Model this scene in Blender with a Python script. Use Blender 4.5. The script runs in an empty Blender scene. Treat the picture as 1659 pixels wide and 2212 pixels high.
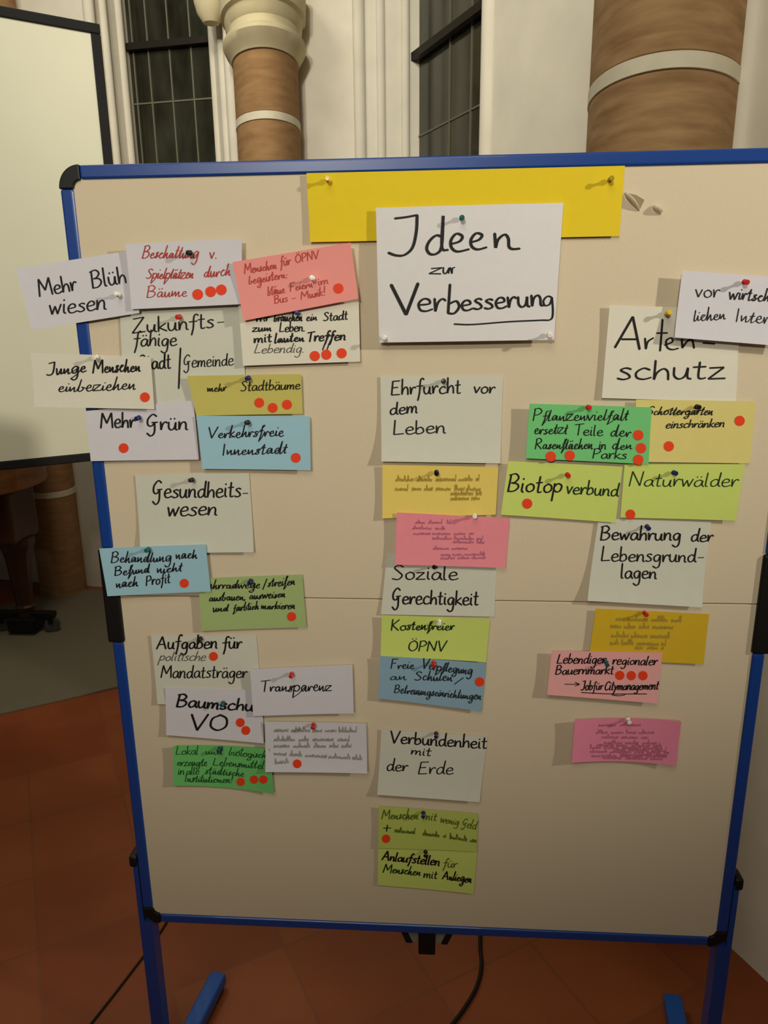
import bpy, math, random
import numpy as np
from mathutils import Vector, Matrix

random.seed(7)
SC = bpy.context.scene
COL = SC.collection
PI = math.pi

# ------------------------------------------------------------------ camera, world, lights, exposure
F, PITCH, YAW, ROLL = 1576.4, 0.2592, -0.0667, -0.0111          # focal length in pixels of the 1659 wide frame, radians
EYE = np.array([0.0018, -1.2583, 1.6528])


def cam_axes():
    cp, sp, cw, sw = math.cos(PITCH), math.sin(PITCH), math.cos(YAW), math.sin(YAW)
    f = np.array([sw * cp, cw * cp, -sp]); r = np.array([cw, -sw, 0.0]); u = np.cross(r, f)
    cr, sr = math.cos(ROLL), math.sin(ROLL)
    return r * cr + u * sr, -r * sr + u * cr, f


AX, AU, AF = cam_axes()
cd = bpy.data.cameras.new('camera')
cam = bpy.data.objects.new('camera', cd); COL.objects.link(cam)
cd.sensor_fit = 'HORIZONTAL'; cd.sensor_width = 36.0; cd.lens = 36.0 * F / 1659.0
cd.clip_start = 0.02; cd.clip_end = 60
cam.matrix_world = Matrix(((AX[0], AU[0], -AF[0], EYE[0]), (AX[1], AU[1], -AF[1], EYE[1]),
                           (AX[2], AU[2], -AF[2], EYE[2]), (0, 0, 0, 1)))
SC.camera = cam

w = bpy.data.worlds.new('night'); SC.world = w; w.use_nodes = True
w.node_tree.nodes['Background'].inputs[0].default_value = (0.9, 0.85, 0.7, 1)
w.node_tree.nodes['Background'].inputs[1].default_value = 0.05


def aim(o, target):
    d = Vector(target) - o.location
    o.rotation_euler = d.to_track_quat('-Z', 'Y').to_euler()


def spot(name, loc, target, energy, radius, angle, blend, color):
    l = bpy.data.lights.new(name, 'SPOT'); l.energy = energy; l.shadow_soft_size = radius
    l.spot_size = math.radians(angle); l.spot_blend = blend; l.color = color
    o = bpy.data.objects.new(name, l); COL.objects.link(o); o.location = loc; aim(o, target)
    return o


WARM = (1.0, 0.935, 0.775)
spot('side_spotlight', (3.9, -1.8, 2.9), (-0.2, 0.3, 2.25), 520, 0.07, 50, 1.0, WARM)
spot('nave_spotlight', (-1.6, -9.0, 4.6), (0.0, 2.0, 3.0), 1500, 0.3, 36, 1.0, WARM)
spot('wall_fill_spot', (-0.6, -1.7, 4.1), (-0.2, 2.6, 3.1), 225, 0.15, 62, 0.8, WARM)  # added fill, no fitting known: brightens the back walls, its cone misses the board
lb = bpy.data.lights.new('rear_left_fill', 'AREA'); lb.energy = 24; lb.size = 0.8; lb.color = WARM  # added fill from an unseen source, lifts the dark piano and carpet corner
lo = bpy.data.objects.new('rear_left_fill', lb); COL.objects.link(lo); lo.location = (-1.5, 1.2, 4.0); aim(lo, (-2.1, 2.7, 0.3))
la = bpy.data.lights.new('overhead_fill', 'AREA'); la.energy = 46; la.size = 2.2; la.color = WARM  # added soft overhead fill in place of ambient light, no fixture seen
lo = bpy.data.objects.new('overhead_fill', la); COL.objects.link(lo); lo.location = (-0.6, -3.2, 4.6); aim(lo, (0, 0.8, 1.2))

SC.view_settings.view_transform = 'Standard'; SC.view_settings.look = 'None'
SC.view_settings.exposure = 0.0; SC.view_settings.gamma = 1.0; SC.view_settings.use_curve_mapping = False


# ------------------------------------------------------------------ materials
def lin(c):
    return tuple((x / 255 / 12.92) if x / 255 <= 0.04045 else ((x / 255 + 0.055) / 1.055) ** 2.4 for x in c)


MATS = {}


def mat(name, rgb, rough=0.8, metal=0.0, spec=0.3, noise=0.0, scale=20.0, bump=0.0, rgb2=None, coat=0.0, stretch=None):
    if name in MATS:
        return MATS[name]
    m = bpy.data.materials.new(name); m.use_nodes = True
    nt = m.node_tree; b = nt.nodes['Principled BSDF']
    b.inputs['Base Color'].default_value = (*lin(rgb), 1)
    b.inputs['Roughness'].default_value = rough; b.inputs['Metallic'].default_value = metal
    b.inputs['Specular IOR Level'].default_value = spec; b.inputs['Coat Weight'].default_value = coat
    if noise or bump or rgb2:
        tc = nt.nodes.new('ShaderNodeTexCoord'); n = nt.nodes.new('ShaderNodeTexNoise')
        n.inputs['Scale'].default_value = scale; n.inputs['Detail'].default_value = 6
        src = tc.outputs['Object']
        if stretch:
            mp = nt.nodes.new('ShaderNodeMapping'); mp.inputs['Scale'].default_value = stretch
            nt.links.new(src, mp.inputs[0]); src = mp.outputs[0]
        nt.links.new(src, n.inputs['Vector'])
        r = nt.nodes.new('ShaderNodeValToRGB')
        r.color_ramp.elements[0].position = 0.3; r.color_ramp.elements[1].position = 0.7
        c2 = rgb2 or tuple(x * (1 - noise) for x in rgb)
        r.color_ramp.elements[0].color = (*lin(c2), 1); r.color_ramp.elements[1].color = (*lin(rgb), 1)
        nt.links.new(n.outputs['Fac'], r.inputs[0]); nt.links.new(r.outputs[0], b.inputs['Base Color'])
        if bump:
            bp = nt.nodes.new('ShaderNodeBump'); bp.inputs['Strength'].default_value = bump
            bp.inputs['Distance'].default_value = 0.004
            nt.links.new(n.outputs['Fac'], bp.inputs['Height']); nt.links.new(bp.outputs[0], b.inputs['Normal'])
    MATS[name] = m
    return m


def tile_mat():
    m = bpy.data.materials.new('terracotta_tiles'); m.use_nodes = True; nt = m.node_tree; L = nt.links.new
    b = nt.nodes['Principled BSDF']; tc = nt.nodes.new('ShaderNodeTexCoord'); mp = nt.nodes.new('ShaderNodeMapping')
    mp.vector_type = 'TEXTURE'
    mp.inputs['Rotation'].default_value = (0, 0, math.radians(30.5)); mp.inputs['Location'].default_value = TILE0
    L(tc.outputs['Object'], mp.inputs[0])
    br = nt.nodes.new('ShaderNodeTexBrick'); br.offset = 0; br.inputs['Scale'].default_value = 1.0
    br.inputs['Brick Width'].default_value = 0.3; br.inputs['Row Height'].default_value = 0.3
    br.inputs['Mortar Size'].default_value = 0.005; br.inputs['Mortar Smooth'].default_value = 0.6
    br.inputs['Color1'].default_value = (*lin((150, 82, 44)), 1); br.inputs['Color2'].default_value = (*lin((138, 70, 36)), 1)
    br.inputs['Mortar'].default_value = (*lin((132, 76, 44)), 1)
    L(mp.outputs[0], br.inputs['Vector'])
    n = nt.nodes.new('ShaderNodeTexNoise'); n.inputs['Scale'].default_value = 2.3; n.inputs['Detail'].default_value = 5
    L(tc.outputs['Object'], n.inputs['Vector'])
    mx = nt.nodes.new('ShaderNodeMix'); mx.data_type = 'RGBA'; mx.blend_type = 'MULTIPLY'; mx.inputs[0].default_value = 0.55
    cr = nt.nodes.new('ShaderNodeValToRGB'); cr.color_ramp.elements[0].position = 0.35; cr.color_ramp.elements[1].position = 0.65
    cr.color_ramp.elements[0].color = (0.62, 0.5, 0.4, 1); cr.color_ramp.elements[1].color = (1, 1, 1, 1)
    L(n.outputs['Fac'], cr.inputs[0]); L(br.outputs['Color'], mx.inputs[6]); L(cr.outputs[0], mx.inputs[7])
    L(mx.outputs[2], b.inputs['Base Color']); b.inputs['Roughness'].default_value = 0.5; b.inputs['Specular IOR Level'].default_value = 0.3
    return m


# ------------------------------------------------------------------ mesh helpers
class MB:
    def __init__(s):
        s.v, s.f = [], []

    def add(s, vs, fs):
        o = len(s.v); s.v += [tuple(map(float, p)) for p in vs]; s.f += [tuple(i + o for i in f) for f in fs]; return s

    def box(s, x0, x1, y0, y1, z0, z1, M=None):
        vs = [(x, y, z) for x in (x0, x1) for y in (y0, y1) for z in (z0, z1)]
        if M is not None: vs = [tuple(M @ Vector(p)) for p in vs]
        return s.add(vs, [(0, 1, 3, 2), (4, 6, 7, 5), (0, 4, 5, 1), (2, 3, 7, 6), (0, 2, 6, 4), (1, 5, 7, 3)])

    def prism(s, poly, a, b, fn):
        """polygon poly (2-D) swept from a to b, fn(p, q, t) -> point"""
        n = len(poly)
        vs = [fn(p[0], p[1], a) for p in poly] + [fn(p[0], p[1], b) for p in poly]
        return s.add(vs, [tuple(range(n))[::-1], tuple(range(n, 2 * n))] + [(i, (i + 1) % n, n + (i + 1) % n, n + i) for i in range(n)])

    def lathe(s, prof, c=(0, 0, 0), n=32, a0=0.0, a1=2 * PI):
        full = abs(a1 - a0 - 2 * PI) < 1e-6; k = n if full else n + 1
        vs = [(c[0] + r * math.cos(a0 + (a1 - a0) * i / n), c[1] + r * math.sin(a0 + (a1 - a0) * i / n), c[2] + z) for r, z in prof for i in range(k)]
        fs = []
        for j in range(len(prof) - 1):
            for i in range(n):
                i2 = (i + 1) % k
                fs.append((j * k + i, j * k + i2, (j + 1) * k + i2, (j + 1) * k + i))
        if full:
            fs.append(tuple(range(k))[::-1]); fs.append(tuple(range((len(prof) - 1) * k, len(prof) * k)))
        return s.add(vs, fs)

    def tube(s, pts, r, n=10):
        P = [Vector(p) for p in pts]; vs, fs = [], []
        for i, p in enumerate(P):
            t = (P[min(i + 1, len(P) - 1)] - P[max(i - 1, 0)]).normalized()
            a = t.cross(Vector((0, 0, 1)));
            if a.length < 1e-4: a = t.cross(Vector((1, 0, 0)))
            a.normalize(); b = t.cross(a)
            rr = r[i] if isinstance(r, (list, tuple)) else r
            vs += [p + (a * math.cos(2 * PI * k / n) + b * math.sin(2 * PI * k / n)) * rr for k in range(n)]
        for i in range(len(P) - 1):
            for k in range(n): fs.append((i * n + k, i * n + (k + 1) % n, (i + 1) * n + (k + 1) % n, (i + 1) * n + k))
        fs.append(tuple(range(n))); fs.append(tuple(range((len(P) - 1) * n, len(P) * n))[::-1])
        return s.add(vs, fs)

    def build(s, name, m, parent=None, origin=None, smooth=False, bevel=0.0):
        me = bpy.data.meshes.new(name)
        v = s.v
        if origin is not None: v = [(p[0] - origin[0], p[1] - origin[1], p[2] - origin[2]) for p in v]
        me.from_pydata(v, [], s.f); me.update()
        for q in (m if isinstance(m, list) else [m]): me.materials.append(q)
        o = bpy.data.objects.new(name, me); COL.objects.link(o)
        if parent is not None: o.parent = parent
        elif origin is not None: o.location = origin
        if smooth:
            for p in me.polygons: p.use_smooth = True
            me.set_sharp_from_angle(angle=math.radians(40))
        if bevel:
            b = o.modifiers.new('bevel', 'BEVEL'); b.width = bevel; b.segments = 3; b.limit_method = 'ANGLE'
        return o


def tag(o, label=None, cat=None, group=None, kind=None):
    if label: o['label'] = label
    if cat: o['category'] = cat
    if group: o['group'] = group
    if kind: o['kind'] = kind
    return o


def empty(name, loc, rz=0.0):
    o = bpy.data.objects.new(name, None); COL.objects.link(o); o.empty_display_size = 0.05
    o.location = loc; o.rotation_euler = (0, 0, rz); return o


def rays(p):
    p = np.asarray(p, float).reshape(-1, 2)
    return ((p[:, 0] - 829.5) / F)[:, None] * AX - ((p[:, 1] - 1106) / F)[:, None] * AU + AF


def at(x, y, Y):
    """measured point of the photograph -> world point on the vertical plane of that Y"""
    d = rays((x, y))[0]; return EYE + d * ((Y - EYE[1]) / d[1])


def onfloor(x, y, z=0.0):
    d = rays((x, y))[0]; return EYE + d * ((z - EYE[2]) / d[2])


# ------------------------------------------------------------------ the church behind
PLASTER = mat('lime_plaster', (222, 216, 200), 0.9, noise=0.05, scale=6, bump=0.05)
STONE = mat('brown_sandstone', (164, 128, 88), 0.9, rgb2=(140, 106, 70), scale=9, bump=0.25, stretch=(1, 1, 4))
STONE2 = mat('banded_sandstone', (178, 144, 104), 0.9, rgb2=(140, 108, 72), scale=7, bump=0.3, stretch=(1, 1, 6))
JOINT = mat('pale_joint', (222, 214, 192), 0.9, noise=0.05)
CAPITAL = mat('painted_capital', (212, 200, 164), 0.85, noise=0.06, scale=12, bump=0.1)
TILE0 = (0.02, 0.235, 0)

fl = MB().box(-7, 5, -7, 7, -0.12, 0.0).build('floor', tile_mat()); tag(fl, kind='structure')


class Wall:
    """a vertical wall plane: s runs along it, d goes into the masonry, z up"""
    def __init__(s, p, ang, side):
        s.p = np.array([p[0], p[1]]); a = math.radians(ang); s.t = np.array([math.cos(a), math.sin(a)])
        s.n = np.array([-s.t[1], s.t[0]]) * side                      # into the masonry

    def w(s, u, d, z):
        q = s.p + s.t * u + s.n * d; return (q[0], q[1], z)

    def hit(s, x, y, d=0.0):
        r = rays((x, y))[0]; o = s.p + s.n * d; k = ((o - EYE[:2]) @ s.n) / (r[:2] @ s.n)
        P = EYE + r * k; return float((P[:2] - o) @ s.t), float(P[2])

    def slab(s, mb, u0, u1, d0, d1, z0, z1):
        return mb.prism([(u0, d0), (u1, d0), (u1, d1), (u0, d1)], z0, z1, lambda u, d, z: s.w(u, d, z))

    def poly(s, mb, pts, z0, z1):
        return mb.prism(pts, z0, z1, lambda u, d, z: s.w(u, d, z))


WL = Wall((-2.13, 3.04), -8.7, 1)
WR = Wall((0.845, 0.345), -63.0, 1)
TOP = 5.2
Yw = 335
# left facet
a0 = WL.hit(222, Yw)[0]; a1 = WL.hit(289, Yw, .22)[0]; a2 = WL.hit(470, Yw, .22)[0]; a3 = WL.hit(508, Yw)[0]
# corner between the two facets
A = np.array([[WL.t[0], -WR.t[0]], [WL.t[1], -WR.t[1]]]); uc, sc_ = np.linalg.solve(A, WR.p - WL.p)
SILL = 1.55
m = MB(); WL.slab(m, -5.0, a0, 0, 0.5, 0, TOP); WL.slab(m, a3, uc, 0, 0.2, 0, TOP); WL.slab(m, a0, a3, 0, 0.5, 0, SILL)
wl = m.build('wall_left', PLASTER); tag(wl, kind='structure')
# right facet
b0 = WR.hit(778, Yw)[0]; b1 = WR.hit(886, Yw, .22)[0]; b3 = WR.hit(1050, Yw)[0]
m = MB(); WR.slab(m, sc_ - .3, b0, 0, 0.5, 0, TOP); WR.slab(m, b3, 0.33, 0, 0.5, 0, TOP); WR.slab(m, b0, b3, 0, 0.5, 0, SILL)
q0 = WR.w(0.33, 0, 0)
m.box(q0[0], q0[0] + 2.2, q0[1] - 0.0, q0[1] + 0.45, 0, TOP)
wr = m.build('wall_right', PLASTER); tag(wr, kind='structure')

GLASS = mat('old_leaded_glass', (74, 76, 62), 0.12, spec=0.5, rgb2=(40, 38, 28), scale=3, stretch=(3, 3, 1))
GLASS.node_tree.nodes['Principled BSDF'].inputs['Transmission Weight'].default_value = 0.35
LEAD = mat('lead_came', (112, 110, 92), 0.5, metal=0.3)
IRON = mat('iron_bar', (34, 30, 24), 0.5, metal=0.4)


def moulding(W, u, d, r, z0, z1, m):
    c = W.w(u, d, 0); m.lathe([(r, z0), (r, z1)], (c[0], c[1], 0), 14)


def window(name, W, j0, g0, g1, j1, barz, thinz, leads, D=0.22):
    """masonry opening j0..j1 at the wall face, glass g0..g1 at depth D"""
    root = empty(name, W.w((g0 + g1) / 2, D, SILL)); root.rotation_euler = (0, 0, 0); tag(root, kind='structure')
    org = tuple(root.location)
    m = MB()
    W.poly(m, [(j0, 0.004), (g0, D), (g0, 0.5), (j0 - 0.004, 0.5)], SILL, TOP)
    W.poly(m, [(j1, 0.004), (j1 + 0.004, 0.5), (g1, 0.5), (g1, D)], SILL, TOP)
    for k in (0.0, 0.42, 0.9):
        for a, b in ((j0, g0), (j1, g1)):
            moulding(W, a + (b - a) * k, D * k + 0.004, 0.022 if k else 0.03, SILL, TOP, m)
    me_ = m.build('window_jamb', PLASTER, root, org, smooth=True)
    W.slab(MB(), 0, 0, 0, 0, 0, 0)
    g = MB(); W.slab(g, g0, g1, D + 0.05, D + 0.058, SILL, TOP); g.build('pane', GLASS, root, org)
    c = MB()
    for px in leads: W.slab(c, px - 0.004, px + 0.004, D + 0.044, D + 0.064, SILL, TOP)
    for z in thinz: W.slab(c, g0, g1, D + 0.045, D + 0.063, z - 0.004, z + 0.004)
    c.build('lead_cames', LEAD, root, org)
    for z in barz:
        b = MB(); W.slab(b, g0, g1, D + 0.005, D + 0.035, z - 0.017, z + 0.017); b.build('saddle_bar', IRON, root, org)
    s = MB(); W.slab(s, j0, j1, -0.02, 0.5, SILL - 0.06, SILL); s.build('window_sill', PLASTER, root, org)
    return root


DL = 0.27
window('window_1', WL, a0, a1, a2, a3, [WL.hit(400, 95, DL)[1]], [WL.hit(400, 217, DL)[1]],
       [WL.hit(x, 220, DL)[0] for x in (298, 330, 375, 421)])
b2 = WR.hit(1050, Yw)[0]
window('window_2', WR, b0, b1, b3 + 0.02, b3, [WR.hit(965, 82, DL)[1]], [WR.hit(970, 262, DL)[1]],
       [WR.hit(x, 230, DL)[0] for x in (972, 1018)])


def column(W, xa, xb, y, depth, joints, zt, stone, label, ja=0.055, deep=1.7, base=True):
    """round shaft whose outline spans the measured width"""
    ra, rb = rays((xa, y))[0], rays((xb, y))[0]
    az0, az1 = math.atan2(ra[0], ra[1]), math.atan2(rb[0], rb[1]); azm = (az0 + az1) / 2; h = (az1 - az0) / 2
    r0 = rays(((xa + xb) / 2, y))[0]; k = ((W.p - W.n * depth - EYE[:2]) @ W.n) / (r0[:2] @ W.n)
    D = k * math.hypot(r0[0], r0[1]); R = D * math.sin(h)
    c = (EYE[0] + D * math.sin(azm), EYE[1] + D * math.cos(azm))
    root = empty('column', (c[0], c[1], 0)); tag(root, label, 'column', kind='structure')
    org = (c[0], c[1], 0)
    def sq(mb):                                                       # engaged shaft, deeper than wide
        e = np.array((math.sin(azm), math.cos(azm)))
        for i, p in enumerate(mb.v):
            q = np.array(p[:2]) - c; q = q + e * (q @ e) * (deep - 1); mb.v[i] = (c[0] + q[0], c[1] + q[1], p[2])
        return mb
    column.sq = sq
    zs = [0.0] + joints + [zt]
    for i in range(len(zs) - 1):
        lo_ = zs[i] + (ja / 2 if i else (0.3 if base else 0.0)); hi = zs[i + 1] - (ja / 2 if i < len(zs) - 2 else 0)
        sq(MB().lathe([(R - .004, lo_), (R, lo_ + .004), (R, hi - .004), (R - .004, hi)], (c[0], c[1], 0), 64)).build('drum', stone, root, org, smooth=True)
    for z in joints:
        sq(MB().lathe([(R - .01, z - ja / 2 - .002), (R + .002, z - ja / 2), (R + .002, z + ja / 2), (R - .01, z + ja / 2 + .002)], (c[0], c[1], 0), 64)).build('joint', JOINT, root, org, smooth=True)
    if base: sq(MB().lathe([(R + .09, 0), (R + .09, .12), (R + .05, .15), (R + .07, .2), (R + .03, .24), (R + .01, .3)], (c[0], c[1], 0), 48)).build('column_base', JOINT, root, org, smooth=True)
    return root, c, R, D


def zat(c, x, y, D):
    r = rays((x, y))[0]; return EYE[2] + r[2] / math.hypot(r[0], r[1]) * D


# slim respond between the windows, with its capital
tmp = rays((581, 250))[0]; k = ((WL.p - WL.n * 0.12 - EYE[:2]) @ WL.n) / (tmp[:2] @ WL.n); D0 = k * math.hypot(tmp[0], tmp[1])
R0 = D0 * 0.0435
zj = zat(None, 575, 243, D0 - R0 * 1.7); zc = zat(None, 575, 97, D0 - R0 * 1.7)
root, c, R, D = column(WL, 513, 650, 320, 0.12, [zj - 0.95, zj], zc, STONE, 'slim brown stone column with a pale joint beside the left window', ja=0.034)
org = (c[0], c[1], 0)
column.sq(MB().lathe([(R - .01, zc), (R + .006, zc), (R + .012, zc + .015), (R + .03, zc + .04), (R + .042, zc + .065), (R + .04, zc + .08), (R + .018, zc + .1), (R + .016, zc + .13),
            (R + .026, zc + .145), (R + .03, zc + .18), (R + .045, zc + .19), (R + .05, zc + .3), (R - .02, zc + .31), (R - .02, TOP)], (c[0], c[1], 0), 48)).build('capital', CAPITAL, root, org, smooth=True)
u = WL.hit(466, 30)[0]; zl = zat(None, 455, -25, D)
p_ = WL.w(u, -0.06, zl)
lf = MB().lathe([(.001, -.1), (.04, -.09), (.068, -.05), (.08, .0), (.082, .06), (.07, .12), (.04, .16), (.001, .18)], p_, 24)
lf.build('capital_leaf', CAPITAL, root, org, smooth=True)
# plaster strip and shafts beside it
# big round column at the right
tmp = rays((1430, 150))[0]; k = ((WR.p - WR.n * 0.05 - EYE[:2]) @ WR.n) / (tmp[:2] @ WR.n); D1 = k * math.hypot(tmp[0], tmp[1]); 
zj = zat(None, 1465, 130, D1 - D1 * 0.084 * 1.7)
column(WR, 1267, 1590, 320, 0.05, [zj - 1.0, zj], TOP, STONE2, 'wide brown stone column with a pale joint above the right of the pinboard', ja=0.031, base=False)
# brown column at the far left, behind the piano
tmp = rays((118, 1065))[0]; k = ((WL.p - WL.n * 0.1 - EYE[:2]) @ WL.n) / (tmp[:2] @ WL.n); D2 = k * math.hypot(tmp[0], tmp[1])
zj = zat(None, 125, 1067, D2 - 0.12)
column(WL, 62, 168, 1100, 0.1, [zj, zj + 1.0, zj + 2.0], TOP, STONE, 'brown stone column behind the piano leg', ja=.035, deep=1.2, base=False)
m = MB()
u0 = WL.hit(166, 1150)[0]; u1 = WL.hit(176, 1150)[0]
moulding(WL, u0 + .012, 0.0, 0.02, 0, TOP, m)
for x in (1597,):
    u = WR.hit(x, 320)[0]; moulding(WR, u, -0.005, 0.022, 0, TOP, m)
tr = m.build('trim_1', PLASTER, smooth=True); tag(tr, kind='structure')

# carpet and piano
ca = onfloor(0, 1545); cb = onfloor(240, 1490); dv = Vector((cb[0] - ca[0], cb[1] - ca[1], 0)).normalized(); nv = Vector((-dv.y, dv.x, 0))
ca = Vector((ca[0], ca[1], 0))
CARPET = mat('grey_carpet', (120, 112, 92), 0.98, rgb2=(104, 97, 78), scale=160, bump=0.3)
fp = [Vector(onfloor(*q)) for q in ((-120, 1330), (0, 1312), (95, 1288), (172, 1277), (245, 1277))]
pts = [ca - dv * 2.2, ca + dv * 0.95] + fp[::-1]
cp = MB().prism([(p.x, p.y) for p in pts], 0.0, 0.012, lambda a, b, z: (a, b, z)).build('carpet', CARPET, origin=tuple(ca), bevel=0.003)
tag(cp, 'grey beige carpet under the piano on the tiled floor', 'carpet')

WOOD = mat('piano_walnut', (132, 84, 40), 0.35, rgb2=(104, 62, 28), scale=5, stretch=(1, 1, 8), coat=0.3)
DARKW = mat('dark_wood', (72, 40, 22), 0.4, rgb2=(54, 30, 16), scale=6, coat=0.2)
BLACKM = mat('black_metal', (26, 26, 26), 0.5, metal=0.3)
RUBBER = mat('grey_rubber', (70, 70, 64), 0.7)
pl = onfloor(62, 1362, 0.012)
pz = empty('grand_piano', (pl[0], pl[1], 0.012))
tag(pz, 'brown wooden grand piano with tapered leg, half hidden behind the white screen', 'piano')
PO = (pl[0], pl[1], 0)
# outline of the case in plan: the leg stands at (0,0); tail towards the right
out = []
for i in range(25):
    t = i / 24; a = -PI / 2 + t * PI
    out.append((-0.12 + 0.24 * math.cos(a), 0.06 + 0.36 * math.sin(a)))
out += [(-0.7, 0.62), (-1.5, 0.75), (-1.62, 0.7), (-1.62, -0.6), (-0.9, -0.5), (-0.45, -0.36)]
def case(z0, z1, k=1.0):
    return MB().prism([(PO[0] + p[0] * k, PO[1] + p[1] * k) for p in out], z0, z1, lambda a, b, z: (a, b, z))
PD = math.hypot(pl[0] - EYE[0], pl[1] - EYE[1]); pzz = lambda y: zat(None, 60, y, PD)
ZC, ZK, ZL = pzz(1050), pzz(1162), pzz(1310)
case(ZC, ZC + .3).build('case', WOOD, pz, (PO[0], PO[1], 0.012), smooth=True, bevel=0.008)
case(ZC + .3, ZC + .32, 1.015).build('lid', WOOD, pz, (PO[0], PO[1], 0.012), smooth=True)
MB().box(PO[0] - 1.2, PO[0] + 0.07, PO[1] - .13, PO[1] + .13, ZK, ZC).build('leg_block', DARKW, pz, (PO[0], PO[1], 0.012), bevel=0.02)
for (lx, ly) in ((0, 0), (-1.3, -0.55), (-1.3, 0.55)):
    x, y = PO[0] + lx, PO[1] + ly
    lg = MB()
    prof = [(0.08, ZC if lx else ZK + .01), (0.08, ZK - .02), (0.062, ZK - .06), (0.054, ZK - .1), (0.036, 0.17), (0.044, 0.16), (0.036, 0.13), (0.036, 0.06)]
    lg.lathe([(r * 1.2, z) for r, z in prof], (x, y, 0), 8, PI / 8, PI / 8 + 2 * PI)
    leg = lg.build('leg', DARKW, pz, (PO[0], PO[1], 0.012))
dl = MB()
MB().box(PO[0] - .075, PO[0] + .075, PO[1] - .07, PO[1] + .07, 0.03, 0.105).build('dolly_socket', BLACKM, pz, (PO[0], PO[1], 0.012), bevel=0.006)
MB().box(PO[0] - 1.3, PO[0] + .16, PO[1] - .025, PO[1] + .025, 0.095, 0.125).build('dolly_arm', BLACKM, pz, (PO[0], PO[1], 0.012), bevel=0.004)
for dx in (0.14, -0.14):
    o = MB().lathe([(0.018, -.016), (0.038, -.016), (0.04, -.01), (0.04, .01), (0.038, .016), (0.018, .016)], (0, 0, 0), 20).build('caster', RUBBER, pz)
    o.rotation_euler = (PI / 2, 0, 0.4); o.location = (dx, 0, 0.04)
    MB().box(dx - .012, dx + .012, -.022, .022, 0.05, 0.1).build('caster_fork', BLACKM, pz)

# projection screen in front of it
SD = 2.75
r = rays((214, 54))[0]; k = SD / math.hypot(r[0], r[1]); TR_ = EYE + r * k; TR_[2] += 0.0
rb_ = rays((290, 985))[0]; zb = EYE[2] + rb_[2] / math.hypot(rb_[0], rb_[1]) * SD
SA = math.radians(35.5)
SX = Vector((math.cos(SA), math.sin(SA), 0)); SN = Vector((math.sin(SA), -math.cos(SA), 0))
SW = 1.8; sh = TR_[2] - zb
base = Vector((TR_[0], TR_[1], 0)) - SX * SW / 2
ps = empty('projection_screen', (base.x, base.y, 0)); ps.rotation_euler = (0, 0, SA)
tag(ps, 'white projection screen with black border on a stand, left of the pinboard', 'screen')
SCREEN = mat('screen_white', (216, 215, 194), 0.85, noise=0.02, scale=3)
BORDER = mat('screen_black', (16, 15, 16), 0.7)
bw = 0.029
MB().box(-SW / 2 + bw, SW / 2 - bw, -.004, .004, zb + bw, zb + sh - bw).build('screen_fabric', SCREEN, ps)
b_ = MB()
b_.box(-SW / 2, SW / 2, -.012, .012, zb + sh - bw, zb + sh); b_.box(-SW / 2, SW / 2, -.012, .012, zb, zb + bw)
b_.box(-SW / 2, -SW / 2 + bw, -.012, .012, zb + bw, zb + sh - bw); b_.box(SW / 2 - bw, SW / 2, -.012, .012, zb + bw, zb + sh - bw)
b_.build('border', BORDER, ps, bevel=0.004)
MB().tube([(-.35, .03, 0.03), (-.35, .03, zb + sh * .9)], 0.015).build('stand_post', BLACKM, ps)
for a in (0.3, 2.4, 4.5):
    MB().tube([(-.35, .03, 0.45), (-.35 + .4 * math.cos(a), .03 + .4 * math.sin(a), 0.012)], 0.011).build('stand_leg', BLACKM, ps)

# cables on the floor
BLACKP = mat('black_rubber', (30, 18, 16), 0.6)
def smooth_path(pts, n=8):
    P = [np.array(p, float) for p in pts]; P = [2 * P[0] - P[1]] + P + [2 * P[-1] - P[-2]]; out = []
    for i in range(1, len(P) - 2):
        for j in range(n):
            t = j / n; a, b, c, d = P[i - 1:i + 3]
            out.append(.5 * (2 * b + (c - a) * t + (2 * a - 5 * b + 4 * c - d) * t * t + (3 * b - a - 3 * c + d) * t ** 3))
    out.append(P[-2]); return out
m = MB().tube(smooth_path([onfloor(x, y, 0.006) for x, y in ((1075, 1955), (1042, 2000), (1037, 2040), (1040, 2085), (1030, 2130), (1005, 2175), (975, 2215), (930, 2270))]), 0.005)
o = m.build('power_cable', BLACKP, origin=tuple(onfloor(1040, 2085)), smooth=True); tag(o, 'thick black cable curving over the tiles under the pinboard latch', 'cable')
m = MB().tube(smooth_path([onfloor(x, y, 0.004) for x, y in ((380, 1955), (358, 1995), (325, 2045), (295, 2085), (245, 2150), (190, 2220), (140, 2290))]), 0.0028)
o = m.build('thin_cable', BLACKP, origin=tuple(onfloor(295, 2085)), smooth=True); tag(o, 'thin dark cord running over the tiles behind the left pinboard leg', 'cable')

# ------------------------------------------------------------------ the pinboard
BW, BH, Z0 = 1.2208, 1.5, 0.40
HX = BW / 2; Z1 = Z0 + BH; FRW = 0.022; SURF = 0.004                # board face lies 4 mm behind the frame's front
BLUE = mat('blue_enamel', (16, 62, 140), 0.32, spec=0.5, coat=0.25)
BPLAS = mat('black_plastic', (20, 19, 18), 0.45)
FELT = mat('cream_pinboard_face', (216, 201, 174), 0.92, noise=0.02, scale=250, bump=0.02)
GREYM = mat('grey_metal', (140, 140, 124), 0.5, metal=0.1)
PB = empty('pinboard', (0, 0, 0)); tag(PB, 'large cream folding pinboard in blue metal frame with black corners', 'pinboard')
ZM = (Z0 + Z1) / 2
for lo_, hi in ((Z0 + 0.008, ZM - 0.001), (ZM + 0.001, Z1 - 0.008)):
    MB().box(-HX + .008, HX - .008, SURF, 0.020, lo_, hi).build('board_panel', FELT, PB, bevel=0.0012)
CR = 0.036
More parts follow.
